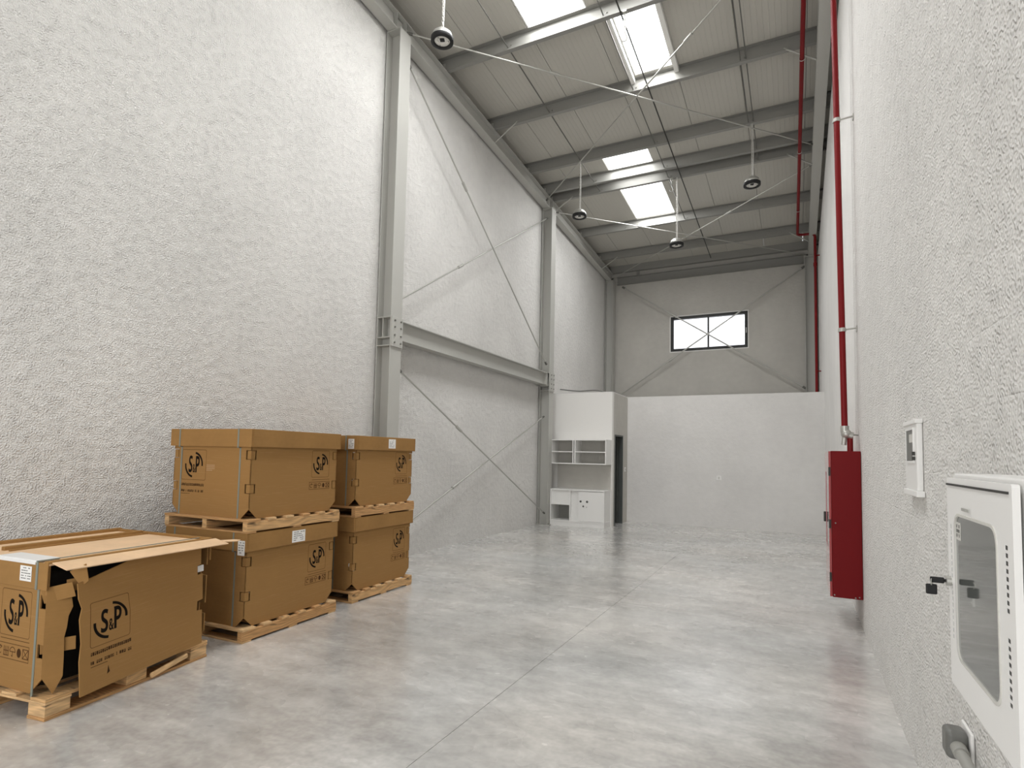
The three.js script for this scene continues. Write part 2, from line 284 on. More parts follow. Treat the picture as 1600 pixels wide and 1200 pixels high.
// ================================================================ STEEL FRAME
const colZ = [-6.07, -11.52], colX = -4.96;
function steelColumn(x, zc, top, label, y0 = 0, plates = false) {
  const c = thing('steel_column', label, 'column', [x, y0, zc], 0, 'steel columns'), h = top - y0, w = 0.236, d = 0.24;
  // flanges face along x, web square to the wall
  part('flange', rbx(d / 2 - 0.014, d / 2, 0.015, h, -w / 2, w / 2, 0.003, 1), M.steel, c);
  part('flange', rbx(-d / 2, -d / 2 + 0.014, 0.015, h, -w / 2, w / 2, 0.003, 1), M.steel, c);
  part('web', bx(-d / 2 + 0.014, d / 2 - 0.014, 0.015, h, -0.005, 0.005), M.steel, c);
  part('base_plate', bx(-d / 2 - 0.01, d / 2 + 0.04, 0, 0.018, -w / 2 - 0.03, w / 2 + 0.03), M.steel, c);
  for (const [bx_, bz] of [[0.14, 0.1], [0.14, -0.1]]) part('anchor_bolt', hexBolt(0.014, 0.03).translate(bx_, 0.03, bz), M.bolt, c);
  if (plates) {
    for (const y of [3.05, 3.325, 2.94]) for (const s of [1, -1]) part('stiffener', bx(-d / 2 + 0.014, d / 2 - 0.014, y - 0.006, y + 0.006, s > 0 ? 0.005 : -w / 2 + 0.004, s > 0 ? w / 2 - 0.004 : -0.005), M.steel, c);
    part('stub_plate', bx(-0.03, -0.02, 3.056, 3.319, 0.006, w / 2 - 0.01), M.steel, c);
    const ep = part('end_plate', rbx(d / 2, d / 2 + 0.022, 2.925, 3.33, -w / 2, w / 2, 0.003, 1), M.steel, c, 'bolted end plate');
    for (const y of [3.28, 3.19, 3.08, 2.98]) for (const z of [-0.07, 0.06]) part('bolt', hexBolt(0.013, 0.014).rotateZ(Math.PI / 2).translate(d / 2 + 0.029, y, z), M.bolt, ep);
  }
  part('cap_plate', bx(-d / 2, d / 2, h, h + 0.014, -w / 2, w / 2), M.steel, c);
  return c;
}
steelColumn(colX, colZ[0], yRafterBottom(colZ[0]) - 0.015, 'tall light grey steel column standing behind the stacked cartons, the largest', 0, true);
steelColumn(colX, colZ[1], yRafterBottom(colZ[1]) - 0.015, 'light grey steel column standing beside the white wall shelf', 0, true);
steelColumn(colX, -16.25, yRafterBottom(-16.25) - 0.015, 'grey steel column in the rear corner above the small room door', 0);
steelColumn(0.34, -16.25, yRafterBottom(-16.25) - 0.015, 'grey steel column in the rear corner behind the red drop pipe', 0);
// gusset brackets with the brace ends sit on the rods themselves
function rafter(x, w, label) {
  const r = thing('roof_rafter', label, 'rafter', [0, 0, 0], 0, 'sloping roof rafters'), h = 0.25, P = (g) => shearRoof(g.translate(x, 7.385, 0));
  part('flange', P(bx(-w / 2, w / 2, 0, 0.012, ZB + 0.02, ZF - 0.02)), M.steel, r);
  part('flange', P(bx(-w / 2, w / 2, h - 0.012, h, ZB + 0.02, ZF - 0.02)), M.steel, r);
  part('web', P(bx(-0.004, 0.004, 0.012, h - 0.012, ZB + 0.02, ZF - 0.02)), M.steel, r);
  for (const z of [-6.17, -5.97, -11.62, -11.42]) part('stiffener', P(bx(0.004, w / 2 - 0.005, 0.012, h - 0.012, z - 0.005, z + 0.005)), M.steel, r);
  return r;
}
rafter(-4.99, 0.16, 'grey steel rafter sloping down along the top of the left wall');
rafter(0.38, 0.16, 'grey steel rafter sloping down along the top of the right wall');
const ORD = ['first', 'second', 'third', 'fourth', 'fifth', 'sixth', 'seventh', 'eighth'];
[-15.6, -14.3, -12.8, -11.3, -9.7, -8.3, -6.9].forEach((z, i) => single('wall_clip', [bx(0.465, WR + 0.06, yRafterBottom(z) + 0.02, yRafterBottom(z) + 0.05, z - 0.02, z + 0.02), bx(0.462, 0.47, yRafterBottom(z) - 0.0, yRafterBottom(z) + 0.16, z - 0.02, z + 0.02)], M.darkMetal, ORD[i] + ' dark clip from the rear between right rafter and right wall', 'clip', 'clips along the top of the right wall'));
// tie beam between the first two columns
{
  const b = thing('tie_beam', 'grey steel beam spanning between the first two columns at mid height', 'beam', [-4.96, 3.05, 0]);
  const z0 = colZ[1] + 0.12, z1 = colZ[0] - 0.12, w = 0.16, h = 0.275;
  part('flange', bx(-w / 2, w / 2, 0, 0.012, z0, z1), M.steel, b); part('flange', bx(-w / 2, w / 2, h - 0.012, h, z0, z1), M.steel, b);
  part('web', bx(-0.004, 0.004, 0.012, h - 0.012, z0, z1), M.steel, b);
  for (const z of [z0, z1 - 0.012]) part('end_plate', bx(-w / 2, w / 2, -0.03, h + 0.03, z, z + 0.012), M.steel, b);
}
// purlins
const PUR = [-5.65, -7.2, -8.8, -10.38, -11.25, -11.65, -13.6, -15.22];
const purLabel = ['nearest roof purlin, only its left end showing behind the first hanging lamp', 'roof purlin below the nearest bright skylight, second from the front', 'roof purlin at the far end of the narrow hatch skylight', 'roof purlin from which two lamps hang, before the flat skylights', 'nearer of the two purlins set close together', 'farther of the two purlins set close together', 'roof purlin at the far end of the flat skylights', 'last plain roof purlin before the rear wall, just past the smallest lamp'];
function purlin(i, zf) {
  const p = thing('roof_purlin', purLabel[i], 'purlin', [0, yRafterTop(zf), zf], 0, 'cold-formed roof purlins'), x0 = WL + 0.01, x1 = WR + 0.45, h = 0.2 - 0.004, t = 0.004;
  // stepped web: a recessed upper third, then the face, bottom flange with lip
  part('web', [bx(x0, x1, 0, h * 0.62, -t, 0), bx(x0, x1, h * 0.62, h * 0.62 + t, -0.02 - t, 0), bx(x0, x1, h * 0.62, h, -0.02 - t, -0.02)], M.steelDull, p);
  part('flange', bx(x0, x1, h - t, h, -0.02, 0.045), M.steelDull, p);
  part('flange', [bx(x0, x1, 0, t, -0.07, -t), bx(x0, x1, 0, 0.018, -0.07 - t, -0.07)], M.steelDull, p);
  for (const x of [-4.99, 0.38]) part('cleat', bx(x - 0.05, x + 0.05, 0.001, h * 0.6, 0.0005, 0.008), M.steel, p);
  for (const x of [-3.82, -2.34, -0.7]) part('bolt', hexBolt(0.012, 0.014).rotateX(Math.PI / 2).translate(x + 0.05, 0.05, 0.007), M.bolt, p);
  if ([2, 5, 7].includes(i)) for (const [a, b] of [[-4.93, -4.45], [0.3, -0.12]]) {
    const g = rod([a, -0.245, -0.04], [b, 0.03, -0.005], 0.014, 4); part('fly_brace', g, M.steel, p);
  }
  return p;
}
PUR.forEach((z, i) => purlin(i, z));
// eaves: a purlin on top of a deep beam at the rear wall
{
  const e = thing('eaves_beam', 'dark grey eaves beam along the top of the rear wall', 'beam', [0, 6.67, -16.38]);
  part('lower_channel', [bx(WL + 0.3, 0.2, 0, 0.23, -0.06, -0.054), bx(WL + 0.3, 0.2, 0, 0.006, -0.06, 0.02), bx(WL + 0.3, 0.2, 0.224, 0.23, -0.06, 0.02)], M.steelDull, e);
  part('upper_channel', [bx(WL + 0.1, 0.4, 0.35, 0.55, 0.1, 0.106), bx(WL + 0.1, 0.4, 0.35, 0.356, 0.0, 0.1), bx(WL + 0.1, 0.4, 0.544, 0.55, 0.0, 0.1)], M.steelDull, e);
  part('splice_plate', bx(WL + 0.3, WL + 1.25, 0.02, 0.22, -0.054, -0.044), M.steelDull, e);
  part('hanger_plate', bx(-4.2, -4.14, 0.23, 0.36, -0.055, 0.02), M.steelDull, e);
}
// bracing rods
function brace(name, a, b, r, label, group, fit = true, lug) {
  const t = thing(name, label, 'brace rod', [0, 0, 0], 0, group);
  const A = new THREE.Vector3(...a), B = new THREE.Vector3(...b), L = A.distanceTo(B), at = (s) => A.clone().lerp(B, s).toArray();
  part('rod', rod(a, b, r), M.galv, t);
  if (fit) { part('turnbuckle', rod(at(0.3), at(0.3 + 0.16 / L), r * 1.9, 8), M.galv, t); for (const s of [0, 1]) { const d = 0.09 / L; part('end_nut', rod(at(s ? 1 - d : 0), at(s ? 1 : d), r * 1.7, 6), M.rodGrey, t); } }
  return t;
}
const WX = -4.9;
const G1 = 'bracing rods across the left wall';
brace('brace_rod', [WX, 7.05, -6.2], [WX, 3.5, -11.36], 0.013, 'steel rod running down from the first column top to the far beam end', G1);
brace('brace_rod', [WX - 0.05, 3.6, -6.2], [WX - 0.05, 6.82, -11.4], 0.013, 'steel rod rising from above the tie beam to the second column top', G1);
brace('brace_rod', [WX, 2.66, -6.2], [WX, 0.26, -11.38], 0.013, 'steel rod below the tie beam falling to the second column foot', G1);
brace('brace_rod', [WX - 0.05, 0.35, -6.2], [WX - 0.05, 2.36, -11.38], 0.013, 'steel rod below the tie beam rising from behind the cartons', G1);
const G2 = 'bracing rods across the rear wall';
brace('brace_rod', [-4.75, 3.27, -16.3], [0.22, 6.56, -16.3], 0.018, 'rod crossing the rear window from lower left to upper right', G2);
brace('brace_rod', [-4.6, 6.56, -16.27], [0.22, 3.36, -16.26], 0.018, 'rod crossing the rear window from upper left to lower right', G2);
const G3 = 'crossed bracing rods under the roof';
const yb = (z, o = 0.12) => yRafterBottom(z) + o;
brace('brace_rod', [-4.94, yb(-6.2), -6.2], [0.33, yb(-11.2), -11.25], 0.012, 'roof brace rod crossing behind the nearest lamp from left rafter to right', G3);
brace('brace_rod', [0.33, yb(-6.25), -6.3], [-4.94, yb(-11.35), -11.3], 0.012, 'roof brace rod running from upper right down to the second column head', G3);
brace('brace_rod', [-4.92, yb(-11.75, 0.05), -11.75], [0.33, yb(-16.1, 0.05), -16.9 + 0.6], 0.012, 'roof brace rod behind the lamp at the second column, falling to the right', G3);
brace('brace_rod', [0.33, yb(-11.75, 0.05), -11.75], [-4.92, yb(-16.2, 0.05), -16.25], 0.012, 'roof brace rod in the rear bay falling to the left corner', G3);
// thin tie rods between purlins and the cables under them
function tieLine(x, zs, label) {
  const t = thing('tie_rod', label, 'tie rod', [0, 0, 0], 0, 'thin tie rods between the purlins');
  for (let k = 1; k < zs.length; k++) part('rod', rod([x, yRafterTop(zs[k - 1]) + 0.03, zs[k - 1]], [x, yRafterTop(zs[k]) + 0.03, zs[k]], 0.0095, 6), M.rodGrey, t);
}
tieLine(-3.82, [-4.0, -7.2, -8.8, -10.38, -11.65], 'leftmost thin tie rod under the roof, left of the skylights');
tieLine(-2.34, [-4.0, -7.2, -8.8, -10.38, -11.25, -11.65, -13.6], 'thin tie rod under the roof, along the right side of the flat skylights');
tieLine(-0.71, [-4.0, -7.2, -8.8, -10.38], 'left of the two thin tie rods near the right-hand lamp chain');
tieLine(-0.63, [-4.0, -7.2, -8.8, -10.38, -11.65], 'right of the two thin tie rods near the right-hand lamp chain');
single('lighting_cable', shearRoof(mergeGeometries([rod([-2.06, 7.60, -16.0], [-2.1, 7.60, -4.0], 0.011, 8)])), M.darkMetal, 'dark cable running front to back under all the purlins', 'cable');

// ---------------------------------------------------------------- hanging lamps and hooks
function lampProto(x, top, y, z, label, withHook) {
  const l = thing('pendant_lamp', label, 'lamp', [x, y, z], 0.4, 'round high-bay lamps hung on chains'), R = 0.14;
  const lathe = (pts, seg = 40) => prep(new THREE.LatheGeometry(pts.map(([a, b]) => new THREE.Vector2(a, b)), seg));
  part('rim', lathe([[0.098, -0.004], [0.1, -0.02], [R, -0.02], [R, 0.03], [0.128, 0.036], [0.098, 0.01]]), M.black, l);
  part('lens', lathe([[0.05, 0.004], [0.06, -0.006], [0.09, -0.01], [0.1, 0.002]]), M.lens, l);
  part('reflector', lathe([[0.0, 0.012], [0.05, 0.012], [0.052, 0.004]]), M.frameWhite, l);
  part('chip', rbx(-0.028, 0.028, 0.001, 0.011, -0.028, 0.028, 0.003), M.black, l);
  part('housing', lathe([[0.128, 0.034], [0.13, 0.05], [0.118, 0.085], [0.08, 0.12], [0.035, 0.13], [0.0, 0.131]]), M.galv, l);
  for (let k = 0; k < 3; k++) part('screw', prep(new THREE.SphereGeometry(0.007, 8, 6)).translate(0.075 * Math.cos(k * 2.09), -0.012, 0.075 * Math.sin(k * 2.09)), M.bolt, l);
  part('hook', [prep(new THREE.TorusGeometry(0.018, 0.005, 8, 16)).translate(0, 0.155, 0), rod([0, 0.13, 0], [0, 0.142, 0], 0.012)], M.galv, l);
  const links = [], n = Math.round((top - y - 0.17) / 0.032);
  for (let k = 0; k < n; k++) { const g = prep(new THREE.TorusGeometry(0.0115, 0.0042, 5, 10)).scale(0.8, 1.75, 1); if (k % 2) g.rotateY(Math.PI / 2); links.push(g.translate(0, 0.172 + 0.032 * (k + 0.5), 0)); }
  part('chain', links, M.chain, l); part('supply_cable', tube([[0.012, 0.13, 0.01], [0.02, (top - y) * 0.5, 0.012], [0.01, top - y, 0.0]], 0.005, 6, true), M.frameWhite, l);
  return l;
}
lampProto(-3.9, yRafterTop(-5.65), 6.63, -5.6, 'largest hanging lamp, at the top beside the first column head');
lampProto(-3.825, yRafterTop(-10.38), 6.27, -10.4, 'small hanging lamp near the head of the second column');
lampProto(-0.657, yRafterTop(-10.38), 6.28, -10.4, 'small hanging lamp close to the right wall and the red pipe');
lampProto(-2.171, yRafterTop(-11.65), 5.87, -11.66, 'smallest hanging lamp, below the flat skylight');
function chainHook(x, y, z, len, label) {
  const h = thing('chain_hook', label, 'hook', [x, y, z], 0, 'spare hooks on the purlins'), g = [], n = Math.max(2, Math.round(len / 0.05));
  for (let k = 0; k < n; k++) { const t = prep(new THREE.TorusGeometry(0.017, 0.007, 6, 12)).scale(0.8, 1.9, 1); if (k % 2) t.rotateY(Math.PI / 2); g.push(t.translate(0, -0.03 - 0.05 * k, 0)); }
  part('chain', g, M.galv, h);
  part('hook', tube([[0, -0.03 - 0.05 * n, 0], [0.012, -0.07 - 0.05 * n, 0], [0.03, -0.12 - 0.05 * n, 0], [0.012, -0.16 - 0.05 * n, 0], [-0.03, -0.15 - 0.05 * n, 0], [-0.034, -0.115 - 0.05 * n, 0]], 0.009, 8, true), M.steelDull, h);
  part('clamp', rbx(-0.03, 0.03, -0.012, 0.02, -0.03, 0.03, 0.004), M.galv, h);
}
chainHook(-2.04, yRafterTop(-7.2) - 0.015, -7.22, 0.24, 'short chain and hook hanging before the narrow hatch skylight');
chainHook(-2.27, yRafterTop(-11.65) - 0.02, -11.66, 0.05, 'small white hook on the doubled purlins above the smallest lamp');

// ================================================================ FIRE PIPES AND HOSE CABINET
{
  const p = thing('fire_pipe', 'red pipe along the roof by the right wall, dropping in the rear corner', 'pipe', [0, 0, 0], 0), r = 0.03, yo = -0.2, zJ = -14.9;
  const y = (z) => yRafterTop(z) + yo;
  part('pipe_run', elbowPipe([[0.165, y(-3.5), -3.5], [0.056, y(zJ), zJ], [0.425, y(zJ) - 0.02, zJ], [0.425, RH + 0.02, zJ]], r, 0.09), M.redPipe, p);
  part('coupling', [rod([0.425, 6.1, zJ], [0.425, 6.18, zJ], 0.04, 14)], M.redPipe, p);
  part('wall_bracket', [rod([0.425, 3.6, zJ], [WR, 3.6, zJ], 0.014), rod([0.425, 6.35, zJ], [WR, 6.35, zJ], 0.014)], M.redPipe, p);
  for (const z of [-5.65, -8.8, -11.25, -13.6]) { const x = 0.056 + ((z - zJ) / 11.4) * 0.109; part('pipe_hanger', [prep(new THREE.TorusGeometry(0.036, 0.006, 6, 20)).translate(x, y(z), z), rod([x, y(z) + 0.035, z], [x, yRafterTop(z) + 0.01, z], 0.006)], M.galv, p); }
}
{
  const zP = -6.2, p = thing('fire_riser', 'red riser pipe on the right wall above the red cabinet', 'pipe', [0, 0, 0], 0), r = 0.027;
  part('pipe_run', rod([0.352, 7.3, zP], [0.405, 1.83, zP], r, 16), M.redPipe, p);
  part('elbow_fitting', [elbowPipe([[0.405, 1.84, zP], [0.405, 1.765, zP], [0.47, 1.745, zP]], 0.036, 0.03, 16), rod([0.395, 1.66, zP], [0.405, 1.765, zP], 0.022, 12), prep(new THREE.SphereGeometry(0.046, 16, 12)).translate(0.418, 1.765, zP)], M.galv, p, 'galvanised elbow fitting');
  part('inlet_pipe', rod([0.448, 1.755, zP], [0.448, 1.602, zP], 0.025, 16), M.redPipe, p);
  for (const y of [2.76, 4.84]) { const x = 0.405 - ((y - 1.83) / 5.47) * 0.053; part('pipe_clamp', [prep(new THREE.CylinderGeometry(0.034, 0.034, 0.035, 16)).translate(x, y, zP), rod([x, y, zP], [WR - 0.004, y + 0.01, zP], 0.008), rbx(WR - 0.01, WR - 0.001, y - 0.025, y + 0.03, zP - 0.025, zP + 0.025, 0.003)], M.galv, p); }
  part('wall_strap', rod([0.44, 1.76, zP - 0.01], [WR - 0.004, 1.755, zP - 0.03], 0.008), M.galv, p);
}
{
  const c = thing('hose_cabinet', 'deep red fire hose cabinet hung on the right wall above the floor', 'cabinet', [WR, 0.27, -6.76]), D = 0.26, W = 0.74, H = 1.33;
  part('body', [rbx(-D + 0.02, -0.003, 0, H, 0, W, 0.004, 1)], M.red, c);
  const d = part('door', slabX([[0.004, 0.004], [W - 0.004, 0.004], [W - 0.004, H - 0.004], [0.004, H - 0.004]], -D, -D + 0.018, [[[0.14, 0.42], [0.14, 1.13], [W - 0.14, 1.13], [W - 0.14, 0.42]]]), M.redGloss, c);
  part('door_window', bx(-D + 0.004, -D + 0.01, 0.41, 1.14, 0.13, W - 0.13), M.smokedGlass, d);
  part('latch', [rbx(-D - 0.02, -D, 0.62, 0.72, 0.06, 0.09, 0.004)], M.darkMetal, d);
  for (const y of [0.18, 0.66, 1.14]) part('hinge', rod([-D + 0.006, y - 0.04, W - 0.004], [-D + 0.006, y + 0.04, W - 0.004], 0.009), M.darkMetal, d);
  for (const [x, y] of [[-0.03, 0.02], [-0.225, 0.02], [-0.06, 0.012], [-0.21, 0.67]]) part('rivet', prep(new THREE.SphereGeometry(0.007, 8, 6)).translate(x, y, W), M.steelDull, c);
}

// ================================================================ RIGHT WALL FITTINGS
{
  const c = thing('meter_box', 'small white meter box with a dark window on the right wall', 'meter box', [WR, 1.36, -3.49]), W = 0.31, H = 0.34, D = 0.026;
  part('body', rbx(-D, -0.001, 0.012, H - 0.012, 0.0, W, 0.006), M.white, c);
  part('top_lip', rbx(-D - 0.008, -0.001, H - 0.014, H + 0.006, -0.005, W + 0.01, 0.004), M.white, c);
  part('bottom_lip', rbx(-D - 0.01, -0.001, -0.014, 0.014, 0.0, W + 0.03, 0.004), M.white, c);
  const w = part('door_window', bx(-D - 0.004, -D + 0.002, 0.15, 0.305, 0.07, 0.245), M.plasticGrey, c, 'dark window');
  part('window_frame', [bx(-D - 0.006, -D, 0.142, 0.152, 0.06, 0.255), bx(-D - 0.006, -D, 0.3, 0.31, 0.06, 0.255), bx(-D - 0.006, -D, 0.152, 0.3, 0.06, 0.07), bx(-D - 0.006, -D, 0.152, 0.3, 0.245, 0.255)], M.white, w);
  part('breaker', bx(-D - 0.005, -D - 0.003, 0.24, 0.28, 0.15, 0.235), M.lens, w);
  part('latch', [rbx(-D - 0.012, -D, 0.155, 0.172, 0.257, 0.27, 0.002), rbx(-D - 0.012, -D, 0.178, 0.195, 0.257, 0.27, 0.002)], M.darkMetal, c);
}
{
  const W = 0.56, H = 0.575, D = 0.15, c = thing('fire_equipment_cabinet', 'white metal cabinet with rounded glass door and a key in its lock', 'cabinet', [WR, 0.9, -1.97]);
  part('body', [rbx(-D + 0.02, -0.002, 0, H, 0, W, 0.006)], M.white, c);
  const xf = -D, door = new THREE.Group(); door.name = 'door'; c.add(door);
  const sh = roundRect(0.012, W - 0.012, 0.012, H - 0.012, 0.008); sh.holes.push(roundRect(0.095, 0.445, 0.1, 0.468, 0.045, true));
  const slot = (z, y, w = 0.009, h = 0.013) => sh.holes.push(roundRect(z - w / 2, z + w / 2, y - h / 2, y + h / 2, 0.0025, true));
  for (let k = 0; k < 9; k++) { slot(0.048, 0.3 + k * 0.0165); slot(0.048, 0.14 + k * 0.0165); slot(0.505, 0.312 + k * 0.0155, 0.018, 0.0095); slot(0.505, 0.13 + k * 0.0155, 0.018, 0.0095); }
  const face = prep(new THREE.ExtrudeGeometry(sh, { depth: 0.013, bevelEnabled: false })); face.rotateY(-Math.PI / 2); // shape x -> z, depth -> -x
  part('door_face', metricUV(face.translate(xf + 0.014, 0, 0)), M.white, door);
  const gl = prep(new THREE.ExtrudeGeometry(roundRect(0.088, 0.452, 0.093, 0.475, 0.05), { depth: 0.004, bevelEnabled: false })).rotateY(-Math.PI / 2);
  part('vent_shade', [bx(xf + 0.0022, xf + 0.003, 0.1, 0.47, 0.03, 0.066), bx(xf + 0.0022, xf + 0.003, 0.1, 0.47, 0.488, 0.522)], M.darkMetal, door);  // dark plates paint the shade inside the vent slots
  part('door_glass', gl.translate(xf + 0.0065, 0, 0), M.cabGlass ?? (M.cabGlass = new THREE.MeshPhysicalMaterial({ color: 0x585b57, roughness: 0.08, metalness: 0.0, clearcoat: 0.5, clearcoatRoughness: 0.03 })), door);
  const seal = roundRect(0.09, 0.45, 0.095, 0.473, 0.048); seal.holes.push(roundRect(0.097, 0.443, 0.102, 0.466, 0.0435, true));
  part('glass_seal', prep(new THREE.ExtrudeGeometry(seal, { depth: 0.0055, bevelEnabled: false })).rotateY(-Math.PI / 2).translate(xf + 0.0045, 0, 0), M.lens, door);
  part('top_groove', bx(xf - 0.0025, xf + 0.001, H - 0.032, H - 0.027, 0.02, W - 0.03), M.darkMetal, door);
  const stk = part('sticker', bx(xf + 0.0012, xf + 0.0022, 0.405, 0.45, 0.105, 0.145), M.lens, door);
  const pr = []; for (let i = 0; i < 3; i++) for (let j = 0; j < 3; j++) if ((i + j) % 2 === 0 || i === 1) pr.push(bx(xf + 0.0004, xf + 0.0012, 0.412 + i * 0.012, 0.42 + i * 0.012, 0.11 + j * 0.011, 0.117 + j * 0.011)); part('print', pr, M.plasticGrey, stk);
  const tx = []; for (let k = 0; k < 9; k++) tx.push(bx(xf - 0.003, xf - 0.0015, 0.484, 0.491, 0.18 + k * 0.008, 0.185 + k * 0.008)); part('printed_label', tx, M.galv, door);
  part('lock', rod([xf - 0.01, 0.283, 0.035], [xf + 0.01, 0.283, 0.035], 0.013, 16), M.galv, door);
  // keys: a black-headed key in the lock, another hanging from its ring
  const k = thing('key_pair', 'black key in the glass cabinet lock with a second key hanging from it', 'key', [WR + xf - 0.008, 0.9 + 0.283, -1.97 + 0.035]);
  part('lock_key', [rbx(-0.006, 0, -0.004, 0.004, -0.0015, 0.0015, 0.001), rbx(-0.038, -0.006, -0.008, 0.008, -0.004, 0.004, 0.003)], M.black, k);
  part('key_ring', prep(new THREE.TorusGeometry(0.009, 0.0014, 6, 20)).rotateY(1.2).translate(-0.034, -0.006, 0), M.galv, k);
  const h = part('hanging_key', [rbx(-0.048, -0.022, -0.04, -0.012, -0.004, 0.004, 0.004)], M.black, k);
  part('key_blade', [rbx(-0.0385, -0.0315, -0.062, -0.04, -0.0013, 0.0013, 0.001), rbx(-0.0335, -0.029, -0.055, -0.048, -0.001, 0.001, 0.0005)], M.galv, h);
}
{
  const s = thing('wall_socket', 'grey cable outlet box with conduit at the foot of the right wall', 'socket', [WR, 0.545, -2.53]);
  part('wall_plate', rbx(-0.012, -0.001, -0.07, 0.06, -0.03, 0.1, 0.006), M.white, s);
  part('box', rbx(-0.075, -0.012, -0.045, 0.05, 0, 0.08, 0.018, 4), M.plasticGrey, s);
  part('gland', rod([-0.042, 0.0, 0.075], [-0.042, -0.003, 0.125], 0.023, 18), M.conduitGrey, s);
  part('conduit', elbowPipe([[-0.042, -0.003, 0.12], [-0.036, -0.012, 0.6], [-0.03, -0.02, 2.0]], 0.018, 0.1, 16), M.conduitGrey, s);
}
// ================================================================ REAR ROOM FITTINGS
{
  const a = thing('wall_switch', 'white switch plate on the rear partition wall', 'switch', [-1.54, 1.09, PZ], 0, 'wall switches'); part('plate', rbx(-0.05, 0.05, -0.05, 0.05, 0, 0.012, 0.005), M.white, a); part('rocker', rbx(-0.018, 0.018, -0.025, 0.028, 0.012, 0.019, 0.003), M.galv, a);
  const b = thing('wall_switch', 'white switch plate beside the dark doorway', 'switch', [RX, 1.22, -13.04], 0, 'wall switches'); part('plate', rbx(0, 0.012, -0.05, 0.05, -0.05, 0.05, 0.005), M.white, b); part('rocker', rbx(0.012, 0.019, -0.025, 0.028, -0.018, 0.018, 0.003), M.galv, b);
}
{
  // open wall shelf, two columns of two
  const s = thing('wall_shelf', 'white open wall shelf of four compartments above the low cabinet', 'shelf', [-4.23, 1.335, -11.8]), x0 = -0.63, x1 = 0.63, H = 0.535, d0 = -0.2, d1 = 0.2, t = 0.022;
  part('top_board', bx(x0, x1, H - t, H, d0, d1), M.whiteMelamine, s); part('bottom_board', bx(x0, x1, 0, t, d0, d1), M.whiteMelamine, s);
  for (const x of [x0, -0.125, -0.075 - t * 0.2, x1 - t]) part('upright', bx(x, x + t, t, H - t, d0, d1), M.whiteMelamine, s);
  part('shelf_board', bx(x0 + t, -0.125, 0.255, 0.255 + t, d0, d1), M.whiteMelamine, s); part('shelf_board', bx(-0.075 + t, x1 - t, 0.255, 0.255 + t, d0, d1), M.whiteMelamine, s);
  part('back_panel', bx(x0 + t, x1 - t, t, H - t, d0, d0 + 0.008), M.plasterGreyShaded, s);
}
{
  const s = thing('base_cabinet', 'white low cabinet with open compartment and sliding door at the rear', 'cabinet', [-4.22, 0, -11.755]), x0 = -0.61, x1 = 0.61, z0 = -0.24, z1 = 0.235, t = 0.022, H = 0.79;
  part('plinth', bx(x0, x1, 0, 0.1, z0, z1 - 0.01), M.whiteMelamine, s);
  part('worktop', rbx(x0, x1, H - t, H, z0, z1, 0.003), M.whiteMelamine, s);
  part('bottom_board', bx(x0, x1, 0.1, 0.125, z0, z1), M.whiteMelamine, s);
  for (const x of [x0, -0.16, x1 - t]) part('upright', bx(x, x + t, 0.125, H - t, z0, z1), M.whiteMelamine, s);
  part('shelf_board', bx(x0 + t, -0.16, 0.455, 0.48, z0, z1), M.whiteMelamine, s);
  part('flap_front', bx(x0 + t, -0.16, 0.48, H - t, z1 - 0.06, z1 - 0.042), M.whiteMelamine, s);
  part('back_panel', bx(x0 + t, -0.16, 0.125, 0.455, z0, z0 + 0.01), M.greyPanel, s);
  part('narrow_panel', bx(-0.138, 0.05, 0.125, H - t, z1 - 0.08, z1 - 0.066), M.whiteMelamine, s);
  const d = part('sliding_door', bx(0.035, x1 - t, 0.13, H - t - 0.008, z1 - 0.034, z1 - 0.016), M.whiteMelamine, s);
  for (const [x, y, r] of [[0.09, 0.545, 0.017], [0.235, 0.545, 0.018], [0.15, 0.445, 0.014], [0.225, 0.43, 0.006]]) part('knob', [prep(new THREE.TorusGeometry(r, r * 0.35, 8, 18)).translate(x, y, z1 - 0.014), prep(new THREE.CylinderGeometry(r * 0.5, r * 0.5, 0.01, 12)).rotateX(Math.PI / 2).translate(x, y, z1 - 0.012)], M.darkMetal, d);
  part('side_frame', [bx(x1, x1 + 0.006, 0.1, 0.13, z0, z1), bx(x1, x1 + 0.006, H - 0.03, H, z0, z1), bx(x1, x1 + 0.006, 0.13, H - 0.03, z1 - 0.025, z1), bx(x1, x1 + 0.006, 0.13, H - 0.03, z0, z0 + 0.03)], M.whiteMelamine, s);
}
{
  const p = thing('splashback', 'grey plastered back panel between wall shelf and low cabinet', 'panel', [-4.23, 0.79, RZ]); part('board', bx(-0.62, 0.62, 0.002, 0.543, 0.001, 0.012), M.plasterGreyShaded, p);
}
// thin cable lying along the top of the small room's front wall
single('wall_cable', tube([[-4.85, RH + 0.11, RZ - 0.06], [-4.4, RH + 0.055, RZ - 0.06], [-4.0, RH + 0.06, RZ - 0.06], [-3.8, RH + 0.02, RZ - 0.06]], 0.012, 8, true), M.plasticGrey, 'dark cable lying along the top of the white wall', 'cable');

